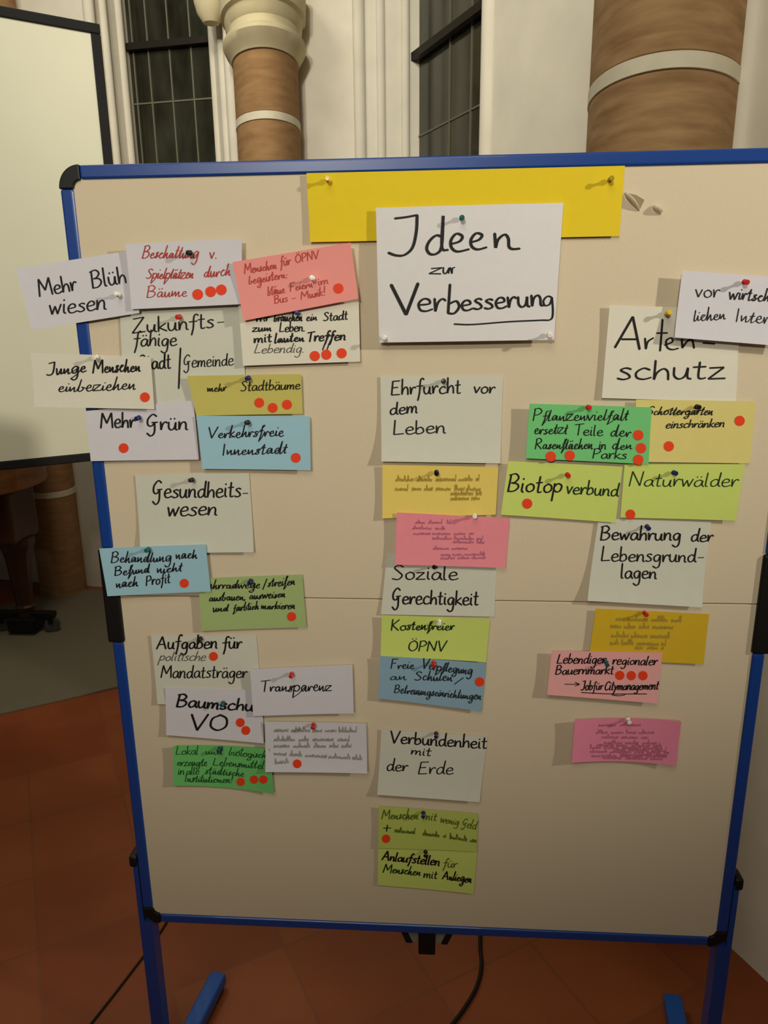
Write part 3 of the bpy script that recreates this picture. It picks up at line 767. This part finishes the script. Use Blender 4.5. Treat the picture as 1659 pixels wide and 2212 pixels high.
c.t('Mehr', 217, 925, 291, 923, 17, 4.2, slant=.02).t('Grün', 314, 929, 404, 928, 17, 4.4, slant=.05).dot((267, 968))
c = card('verkehr', 'light blue card reading Verkehrsfreie Innenstadt', [(424, 898), (669, 899), (671, 1016), (437, 1013)], 'blue', 9, (1, 2, 0, 1, 0))
c.t('Verkehrsfreie', 448, 947, 611, 942, 12, 3.4, slant=.15, join=True).t('Innenstadt', 478, 984, 619, 979, 12, 3.4, slant=.15, join=True).dot((639, 989))
c = card('gesund', 'cream card reading Gesundheitswesen, left of centre', [(292, 1027), (538, 1022), (548, 1193), (303, 1196)], 'pale', 2, (0, 2, 0, 6, 0))
c.t('Gesundheits', 327, 1076, 519, 1073, 17.5, 4.2, slant=.08).t('-', 521, 1076, 535, 1076, 16, 3).t('wesen', 360, 1115, 467, 1112, 18, 4.2, slant=.15)
c = card('behandlung', 'light blue card reading Behandlung nach Befund, over the left hinge of the frame', [(214, 1185), (444, 1176), (455, 1278), (232, 1288)], 'blue', 12, (2, 1, 0, 1, 0))
c.t('Behandlung', 239, 1216, 369, 1213, 11, 3.2, slant=.15, join=True).t('nach', 379, 1208, 425, 1206, 10.5, 3.2, slant=.1, join=True).t('Befund', 247, 1244, 322, 1237, 10, 3.4, slant=.15, join=True).t('nicht', 338, 1238, 393, 1234, 10, 3.4, slant=.15, join=True)
c.t('nach', 250, 1270, 297, 1266, 10, 3.4, slant=.15, join=True).t('Profit', 315, 1265, 367, 1259, 11, 3.4, slant=.15).dot((398, 1260), r=9.8)
c = card('fahrrad', 'sage green card about cycle paths reading ausbauen, ausweisen und farblich markieren', [(428, 1250), (652, 1241), (662, 1355), (435, 1363)], 'sage', 6, (2, 2, 1, 0, 0))
c.t('Fahrradwege', 432, 1273, 560, 1270, 9.5, 3, slant=.25, join=True).t('/', 566, 1270, 576, 1269, 9, 3).t('streifen', 578, 1268, 636, 1263, 9.5, 3, slant=.2, join=True)
c.t('ausbauen,', 451, 1299, 530, 1296, 8.5, 3.2, slant=.2, join=True).t('ausweisen', 538, 1295, 615, 1290, 8.5, 3.2, slant=.2, join=True).t('und', 459, 1322, 492, 1320, 8.5, 3.2, slant=.2, join=True).t('farblich', 503, 1321, 558, 1316, 8.5, 3, slant=.2, join=True).t('markieren', 563, 1316, 636, 1315, 8.5, 3, slant=.2, join=True).dot((630, 1332), r=9.8)
c = card('aufgaben', 'cream card reading Aufgaben für politische Mandatsträger', [(326, 1372), (554, 1374), (566, 1526), (340, 1521)], 'pale', 2.5, (1, 0, 0, 3, 0))
c.t('Aufgaben', 338, 1402, 468, 1400, 14, 4, slant=.1).t('für', 480, 1402, 521, 1400, 14, 4, slant=.1).t('politische', 343, 1427, 442, 1427, 10, 2.6, 'g', .35).t('Mandatsträger', 347, 1464, 532, 1464, 14, 3.6, slant=.1).dot((461, 1418), r=9.6)
c = card('baum', 'white card reading Baumschutz VO with two red dots', [(357, 1486), (565, 1491), (570, 1606), (359, 1588)], 'cool', 5.5, (1, 1, 0, 2, 0))
c.t('Baumschu', 380, 1526, 545, 1536, 13, 5, slant=.15).t('VO', 409, 1577, 491, 1578, 17, 5.2, slant=.1).dot((519, 1561), (531, 1578), r=9.6)
c = card('transparenz', 'white card reading Transparenz with a red pin, right of the Aufgaben card', [(540, 1446), (761, 1436), (764, 1541), (547, 1547)], 'cool', 11, (1, 2, 1, 1, 0))
c.t('Transparenz', 562, 1494, 715, 1493, 13, 3.2, slant=.1, join=True)
c = card('grautext', 'white card with faint grey pencil lines and one red dot, below the Transparenz card', [(572, 1559), (791, 1563), (793, 1671), (573, 1668)], 'cool', 9, (1, 2, 1, 6, 0))
c.scrawl([(592, 1582, 770, 1583), (592, 1602, 755, 1602), (592, 1616, 770, 1616), (592, 1632, 782, 1643), (594, 1651, 624, 1650)], 8, 2, 'p').dot((642, 1650), r=9.4)
c = card('lokal', 'green card reading Lokal und biologisch erzeugte Lebensmittel, lowest card at left', [(373, 1612), (583, 1618), (591, 1715), (374, 1697)], 'bright_green', 9, (1, 1, 1, 1, -6))
c.t('Lokal', 379, 1630, 427, 1630, 9, 2.4, 'h', .15).t('und', 443, 1630, 479, 1630, 8, 2.4, 'h', join=True).t('biologisch', 493, 1631, 573, 1638, 8.5, 2.4, 'h', .15, join=True)
c.t('erzeugte', 382, 1654, 446, 1655, 8.5, 2.6, 'h', join=True).t('Lebensmittel', 459, 1653, 568, 1661, 8.5, 2.6, 'h', join=True).t('in', 384, 1673, 397, 1673, 8, 2.6, 'h').t('alle', 402, 1673, 429, 1673, 8, 2.6, 'h').t('städtische', 442, 1672, 526, 1677, 8.5, 2.6, 'h', join=True).t('Institutionen!', 398, 1689, 502, 1691, 8.5, 2.6, 'h', join=True)
c.dot((520, 1689), (549, 1684), (569, 1684), r=9)
c = card('ehrfurcht', 'white card reading Ehrfurcht vor dem Leben, below the title sheet', [(822, 813), (1087, 813), (1081, 1001), (824, 997)], 'pale', 3, (0, 1, 0, 9, 0))
c.t('Ehrfurcht', 844, 853, 994, 849, 16, 4, slant=.05).t('vor', 1022, 849, 1067, 850, 13.5, 3.8).t('dem', 841, 896, 901, 892, 14, 4, slant=.1).t('Leben', 848, 939, 961, 935, 15, 3.8, slant=.05)
c = card('gelb', 'soft yellow card with faint pencil lines, between Ehrfurcht and rose pink cards', [(826, 1004), (1077, 1009), (1071, 1112), (826, 1120)], 'soft_yellow', 4, (2, 2, 1, 2, 0))
c.scrawl([(855, 1041, 1036, 1040), (854, 1061, 1040, 1061), (974, 1071, 1040, 1071), (974, 1082, 1036, 1081)], 9, 2.2, 'y')
c = card('rosa', 'rose pink card with faint pencil lines, above the Soziale Gerechtigkeit card', [(857, 1107), (1101, 1120), (1092, 1227), (854, 1220)], 'rose', 8, (2, 1, 1, 2, 0))
c.scrawl([(897, 1132, 976, 1132), (891, 1144, 972, 1145), (893, 1156, 1024, 1156), (934, 1166, 1042, 1167), (979, 1174, 1045, 1175), (936, 1188, 1020, 1188), (953, 1202, 1050, 1200), (952, 1209, 1050, 1208)], 6, 1.7, 'o')
c = card('soziale', 'white card reading Soziale Gerechtigkeit, above the lime Kostenfreier card', [(836, 1196), (1074, 1206), (1068, 1332), (823, 1327)], 'pale', 2.5, (0, 0, 0, 2, 0))
c.t('Soziale', 846, 1252, 987, 1252, 16, 3.8, slant=.05).t('Gerechtigkeit', 845, 1304, 1032, 1307, 16, 4.2, slant=.05)
c = card('kosten', 'lime card reading Kostenfreier ÖPNV, above the grey blue card', [(825, 1329), (1059, 1337), (1050, 1430), (822, 1418)], 'lime', 5, (2, 1, 2, 2, 0))
c.t('Kostenfreier', 844, 1361, 980, 1361, 10.5, 3.6, 'd', .1, join=True).t('ÖPNV', 880, 1406, 962, 1407, 11, 3.6, 'd', .15)
c = card('freie', 'grey blue card reading Freie Verpflegung an Schulen with one red dot', [(822, 1417), (1050, 1433), (1040, 1537), (817, 1509)], 'grey_blue', 8, (2, 2, 2, 0, 0))
c.t('Freie', 843, 1444, 893, 1445, 10, 3.2, 'n', .1, join=True).t('Verpflegung', 910, 1444, 1019, 1457, 10.5, 3.4, 'n', .1, join=True).t('an', 841, 1469, 876, 1469, 9, 3, 'n', join=True).t('Schulen', 895, 1469, 976, 1471, 10, 3.4, 'n', .1, join=True).raw([[(982, 1478), (991, 1471), (1001, 1464)]], 3.2, 'n').t('Betreuungseinrichtungen', 851, 1496, 1038, 1512, 9.5, 3, 'n', .1, join=True).dot((1036, 1473), r=10)
c = card('verbund', 'white card reading Verbundenheit mit der Erde, above the two olive lime cards', [(824, 1575), (1054, 1592), (1036, 1733), (815, 1717)], 'pale', 3, (0, 1, 1, 8, 0))
c.t('Verbundenheit', 842, 1605, 1050, 1617, 13.5, 3.8, slant=.02).t('mit', 887, 1629, 929, 1633, 9.5, 3.4).t('der', 834, 1665, 879, 1666, 13, 3.6, slant=.1).t('Erde', 902, 1672, 977, 1672, 13.5, 3.4, slant=.15)
c = card('limeauf', 'olive lime card reading Anlaufstellen für Menschen, lowest card on the board', [(817, 1822), (1031, 1838), (1023, 1931), (816, 1912)], 'lime', 3, (1, 2, 0, 1, 0))
c.t('Anlaufstellen', 825, 1857, 948, 1870, 9.5, 3.8, 'k', .15).t('für', 956, 1873, 986, 1874, 9, 3, 'l', .2).t('Menschen', 827, 1884, 907, 1892, 9, 3.2, 'd', .15, join=True).t('mit', 914, 1896, 943, 1898, 9, 3.2, 'd').t('Anliegen', 955, 1899, 1017, 1907, 9.5, 3.6, 'k', .1, join=True)
c = card('limemen', 'olive lime card with faded green writing and one red dot, under Verbundenheit card', [(818, 1742), (1033, 1759), (1030, 1840), (817, 1832)], 'olive_lime', 5.5, (1, 2, 1, 1, 0))
c.t('Menschen', 824, 1769, 902, 1770, 10, 3, 'l', .15, join=True).t('mit', 913, 1770, 942, 1773, 9, 3, 'l').t('wenig', 950, 1776, 990, 1783, 9, 2.6, 'l', join=True).t('Geld', 996, 1785, 1027, 1792, 9.5, 2.6, 'l').t('+', 825, 1797, 843, 1797, 9, 3.2, 'd').scrawl([(853, 1799, 906, 1804), (914, 1806, 963, 1811), (972, 1813, 1029, 1822)], 8.5, 2.3, 'l').dot((834, 1812), r=9)
c = card('arten', 'large cream card reading Artenschutz at the upper right', [(1317, 659), (1600, 668), (1590, 868), (1300, 860)], 'cream', 3, (2, 0, 2, 1, 0))
def S7(*p): return [(1260 + x / 4.158, 380 + y / 4.158) for x, y in p]
c.raw([S7((285, 1540), (445, 1265), (445, 1265), (505, 1555)), S7((345, 1467), (485, 1467))], 6)
c.raw([S7((555, 1460), (562, 1555), (562, 1555), (580, 1490), (630, 1455)), S7((712, 1290), (690, 1570)), S7((660, 1412), (755, 1410)), S7((730, 1520), (800, 1490), (790, 1455), (745, 1480), (755, 1540), (800, 1560), (855, 1548)), S7((885, 1470), (890, 1545), (890, 1545), (930, 1490), (975, 1470), (995, 1545)), S7((1075, 1500), (1180, 1508))], 5)
c.t('schutz', 1331, 820, 1563, 818, 24, 5.4, slant=.08, asc=.72)
c = card('vorwirt', 'white card reading vor wirtschaftlichen Interessen, tilted and cut by the right edge of the photo', [(1474, 584), (1722, 602), (1706, 749), (1457, 729)], 'cool', 15, (1, 0, 0, 3, 0))
c.t('vor', 1501, 642, 1553, 643, 17, 3.6, slant=.05).t('wirtschaft', 1573, 646, 1700, 654, 14, 3.8, slant=.1, join=True).t('lichen', 1497, 694, 1566, 690, 14, 3.4, slant=.1, join=True).t('Interes', 1586, 695, 1690, 702, 14, 3.4, slant=.1, join=True)
c = card('schotter', 'sand yellow card reading Schottergärten einschränken, right of the green card', [(1374, 863), (1633, 867), (1620, 1001), (1368, 998)], 'sand', 6, (1, 1, 1, 1, 0))
c.t('Schottergärten', 1396, 896, 1538, 896, 9.5, 3.4, slant=.35, join=True).t('einschränken', 1437, 925, 1563, 922, 9, 3.4, slant=.35).dot((1598, 909), (1445, 964), r=11)
c = card('natur', 'lime card reading Naturwälder with blue pin, right of the Biotopverbund card', [(1349, 1003), (1609, 1003), (1589, 1125), (1340, 1118)], 'lime', 7, (1, 3, 0, 0, 0))
c.t('Naturwälder', 1357, 1050, 1592, 1051, 15, 3.4, 'd', .2).dot((1362, 1111), r=10.5)
c = card('biotop', 'lime card reading Biotopverbund with red pin, left of the Naturwälder card', [(1098, 996), (1345, 1008), (1330, 1129), (1082, 1112)], 'lime', 5, (2, 1, 1, 1, 0))
c.t('Biotop', 1095, 1062, 1212, 1064, 18, 4.4, 'k', .15, asc=1.2).t('verbund', 1222, 1066, 1334, 1072, 14.5, 3.8, 'd', .12).dot((1139, 1088), r=11)
c = card('pflanzen', 'green card reading Pflanzenvielfalt with five red dots', [(1144, 872), (1408, 880), (1401, 1003), (1136, 990)], 'green', 11, (2, 1, 1, 1, 0))
c.t('Pflanzenvielfalt', 1150, 909, 1356, 908, 12.5, 3.2, slant=.15, join=True).t('ersetzt', 1153, 938, 1225, 937, 12, 3.2, slant=.15, join=True).t('Teile', 1240, 940, 1301, 941, 12, 3.2, slant=.1).t('der', 1317, 943, 1361, 943, 12, 3.2, slant=.15, join=True)
c.t('Rasenflächen', 1155, 970, 1279, 970, 11.5, 3.2, slant=.15, join=True).t('in', 1293, 970, 1308, 970, 10, 3.2).t('den', 1321, 971, 1364, 970, 11, 3.2, slant=.15, join=True).t('Parks', 1279, 990, 1352, 991, 11, 3.2, slant=.15).dot((1379, 940), (1385, 968), (1379, 993), (1190, 986), (1231, 984), r=11.2)
c = card('bewahrung', 'white card reading Bewahrung der Lebensgrundlagen, below the Naturwälder card', [(1293, 1120), (1536, 1128), (1517, 1312), (1269, 1298)], 'pale', 2.5, (1, 0, 0, 9, 0))
c.t('Bewahrung', 1296, 1166, 1469, 1167, 14.5, 4.2, slant=.1).t('der', 1491, 1169, 1538, 1170, 14, 4, slant=.15).t('Lebensgrund', 1297, 1212, 1502, 1214, 15, 3.8, slant=.08).t('-', 1504, 1214, 1520, 1214, 15, 3).t('lagen', 1340, 1249, 1417, 1250, 15, 4, slant=.05)
c = card('senf', 'mustard yellow card with faint pencil lines and red pin', [(1287, 1315), (1532, 1327), (1520, 1435), (1272, 1424)], 'mustard', 5, (1, 1, 1, 1, 0))
c.scrawl([(1331, 1342, 1476, 1345), (1319, 1358, 1456, 1360), (1321, 1378, 1453, 1380), (1318, 1394, 1438, 1396), (1372, 1404, 1436, 1404)], 9, 2.2, 'y')
c = card('lebendiger', 'light pink card reading Lebendiger regionaler Bauernmarkt with three red dots', [(1192, 1406), (1431, 1410), (1421, 1520), (1182, 1501)], 'light_pink', 10, (1, 1, 1, 2, 0))
c.t('Lebendiger', 1202, 1433, 1307, 1433, 10.5, 3.4, slant=.25).t('regionaler', 1322, 1435, 1418, 1437, 10, 3.4, slant=.25).t('Bauernmarkt', 1199, 1457, 1324, 1456, 10, 3.4, slant=.2)
c.t('>', 1220, 1486, 1253, 1486, 9, 2.6, slant=0).t('Job', 1254, 1491, 1279, 1490, 10, 3.4, slant=.2).t('für', 1280, 1491, 1302, 1489, 9, 3, slant=.2).t('Citymanagement', 1305, 1491, 1421, 1489, 9.5, 3.4, slant=.25).raw([[(1256, 1496), (1320, 1499), (1397, 1499)], [(1322, 1501), (1336, 1503), (1350, 1501)]], 3)
c.dot((1339, 1459), (1364, 1459.5), (1389, 1459.5), r=10)
c = card('rosaunten', 'deep rose card with dense faint pencil lines, lowest card at right', [(1242, 1556), (1472, 1559), (1461, 1655), (1235, 1648)], 'deep_rose', 14, (1, 1, 2, 2, -9))
c.scrawl([(1293, 1570, 1388, 1569), (1288, 1586, 1420, 1586), (1300, 1596, 1400, 1597), (1305, 1608, 1426, 1609), (1275, 1618, 1440, 1620), (1290, 1613, 1430, 1615), (1275, 1627, 1445, 1629), (1330, 1623, 1440, 1625), (1278, 1636, 1440, 1638), (1340, 1633, 1440, 1634), (1300, 1640, 1430, 1643)], 6.5, 1.6, 'o')
for c in C.values(): c.done()

# pins
PIN = {'white': (238, 234, 222), 'black': (18, 17, 18), 'blue': (24, 34, 96), 'red': (200, 40, 28), 'green': (14, 96, 88), 'yellow': (226, 190, 60), 'purple': (44, 28, 66), 'brass': (168, 138, 24), 'teal': (22, 84, 96)}
STEEL = mat('steel', (170, 170, 170), 0.3, metal=0.9)
hd = MB().lathe([(.0005, .0035), (.0040, .0035), (.0043, .0042), (.0043, .0052), (.0038, .0060), (.0026, .0066), (.0022, .0090), (.0023, .0120), (.0032, .0138), (.0040, .0145), (.0041, .0158), (.0034, .0166), (.0005, .0168)], n=20)
nd = MB().lathe([(.0002, -.0015), (.0006, -.0003), (.0006, .0036)], n=8)
proto = {}
def pin(key, x, y, col, label):
    k = C[key]; P = k.map(np.array([(x, y)]), 0.011)[0]
    base = (P[0], P[1] + 0.0110, P[2])
    root = empty('push_pin', base); rr = random.Random(x * 7 + y)
    root.rotation_euler = (PI / 2 + rr.uniform(-.14, .1), rr.uniform(-.1, .1), 0)
    tag(root, label, 'push pin', 'push pins on the pinboard')
    if col not in proto:
        o = hd.build('pin_head', mat('pin_' + col, PIN[col], 0.3, spec=0.5), None, smooth=True); proto[col] = o.data; bpy.data.objects.remove(o)
    if 'n' not in proto:
        o = nd.build('needle', STEEL); proto['n'] = o.data; bpy.data.objects.remove(o)
    for nm, me in (('pin_head', proto[col]), ('needle', proto['n'])):
        o = bpy.data.objects.new(nm, me); COL.objects.link(o); o.parent = root


for key, x, y, col, lb in (
    ('banner', 708, 388, 'yellow', 'yellow push pin at the left end of the long yellow sheet'),
    ('banner', 1320, 388, 'brass', 'dull yellow push pin at the right end of the long yellow sheet'),
    ('ideen', 998, 469, 'green', 'dark green push pin at the top of the large title sheet'),
    ('ideen', 829, 729, 'white', 'white push pin in the lower left corner of the title sheet'),
    ('ideen', 1187, 722, 'white', 'white push pin in the lower right corner of the title sheet'),
    ('mehr_blueh', 252, 637, 'white', 'white push pin in the tilted Mehr Blühwiesen card'),
    ('beschattung', 408, 545, 'black', 'black push pin in the white card with red writing'),
    ('menschen', 674, 601, 'white', 'white push pin in the salmon pink card'),
    ('wir', 642, 676, 'blue', 'blue push pin in the Wir brauchen card'),
    ('zukunft', 385, 684, 'red', 'red push pin in the Zukunftsfähige card'),
    ('junge', 205, 771, 'white', 'white push pin in the Junge Menschen card'),
    ('stadtbaeume', 535, 817, 'blue', 'blue push pin in the khaki card'),
    ('verkehr', 534, 914, 'black', 'black push pin in the blue Verkehrsfreie card'),
    ('mehr_gruen', 297, 903, 'blue', 'blue push pin in the Mehr Grün card'),
    ('gesund', 413, 1039, 'black', 'black push pin in the Gesundheitswesen card'),
    ('behandlung', 318, 1189, 'green', 'green push pin in the blue Behandlung card'),
    ('fahrrad', 540, 1257, 'blue', 'blue push pin in the sage green card'),
    ('aufgaben', 431, 1383, 'black', 'black push pin in the Aufgaben card'),
    ('transparenz', 629, 1459, 'red', 'red push pin in the Transparenz card'),
    ('baum', 480, 1522, 'teal', 'teal push pin in the Baumschutz card'),
    ('grautext', 676, 1569, 'red', 'red push pin in the white card of grey pencil lines'),
    ('lokal', 473, 1620, 'teal', 'teal push pin in the green Lokal card'),
    ('ehrfurcht', 958, 825, 'black', 'black push pin in the Ehrfurcht vor dem Leben card'),
    ('gelb', 943, 1021, 'black', 'black push pin in the soft yellow card'),
    ('rosa', 1025, 1117, 'white', 'white push pin in the rose pink card above Soziale'),
    ('soziale', 938, 1224, 'black', 'black push pin in the Soziale Gerechtigkeit card'),
    ('kosten', 949, 1345, 'white', 'white push pin in the lime Kostenfreier card'),
    ('freie', 937, 1434, 'red', 'red push pin in the grey blue Verpflegung card'),
    ('verbund', 942, 1588, 'purple', 'dark purple push pin in the Verbundenheit card'),
    ('limemen', 914, 1760, 'blue', 'blue push pin in the upper olive lime card'),
    ('limeauf', 919, 1845, 'black', 'black push pin in the lowest olive lime card'),
    ('arten', 1444, 677, 'yellow', 'yellow push pin in the Artenschutz card'),
    ('vorwirt', 1612, 608, 'red', 'red push pin in the tilted vor wirtschaftlichen card'),
    ('pflanzen', 1272, 881, 'red', 'red push pin in the green Pflanzenvielfalt card'),
    ('schotter', 1508, 880, 'black', 'black push pin in the sand yellow Schottergärten card'),
    ('biotop', 1227, 1027, 'red', 'red push pin in the lime Biotopverbund card'),
    ('natur', 1458, 1023, 'blue', 'blue push pin in the lime Naturwälder card'),
    ('bewahrung', 1400, 1139, 'blue', 'blue push pin in the Bewahrung card'),
    ('senf', 1395, 1327, 'red', 'red push pin in the mustard yellow card'),
    ('lebendiger', 1311, 1433, 'teal', 'teal push pin in the light pink Lebendiger card'),
    ('rosaunten', 1358, 1558, 'white', 'white push pin in the lowest deep rose card')):
    pin(key, x, y, col, lb)
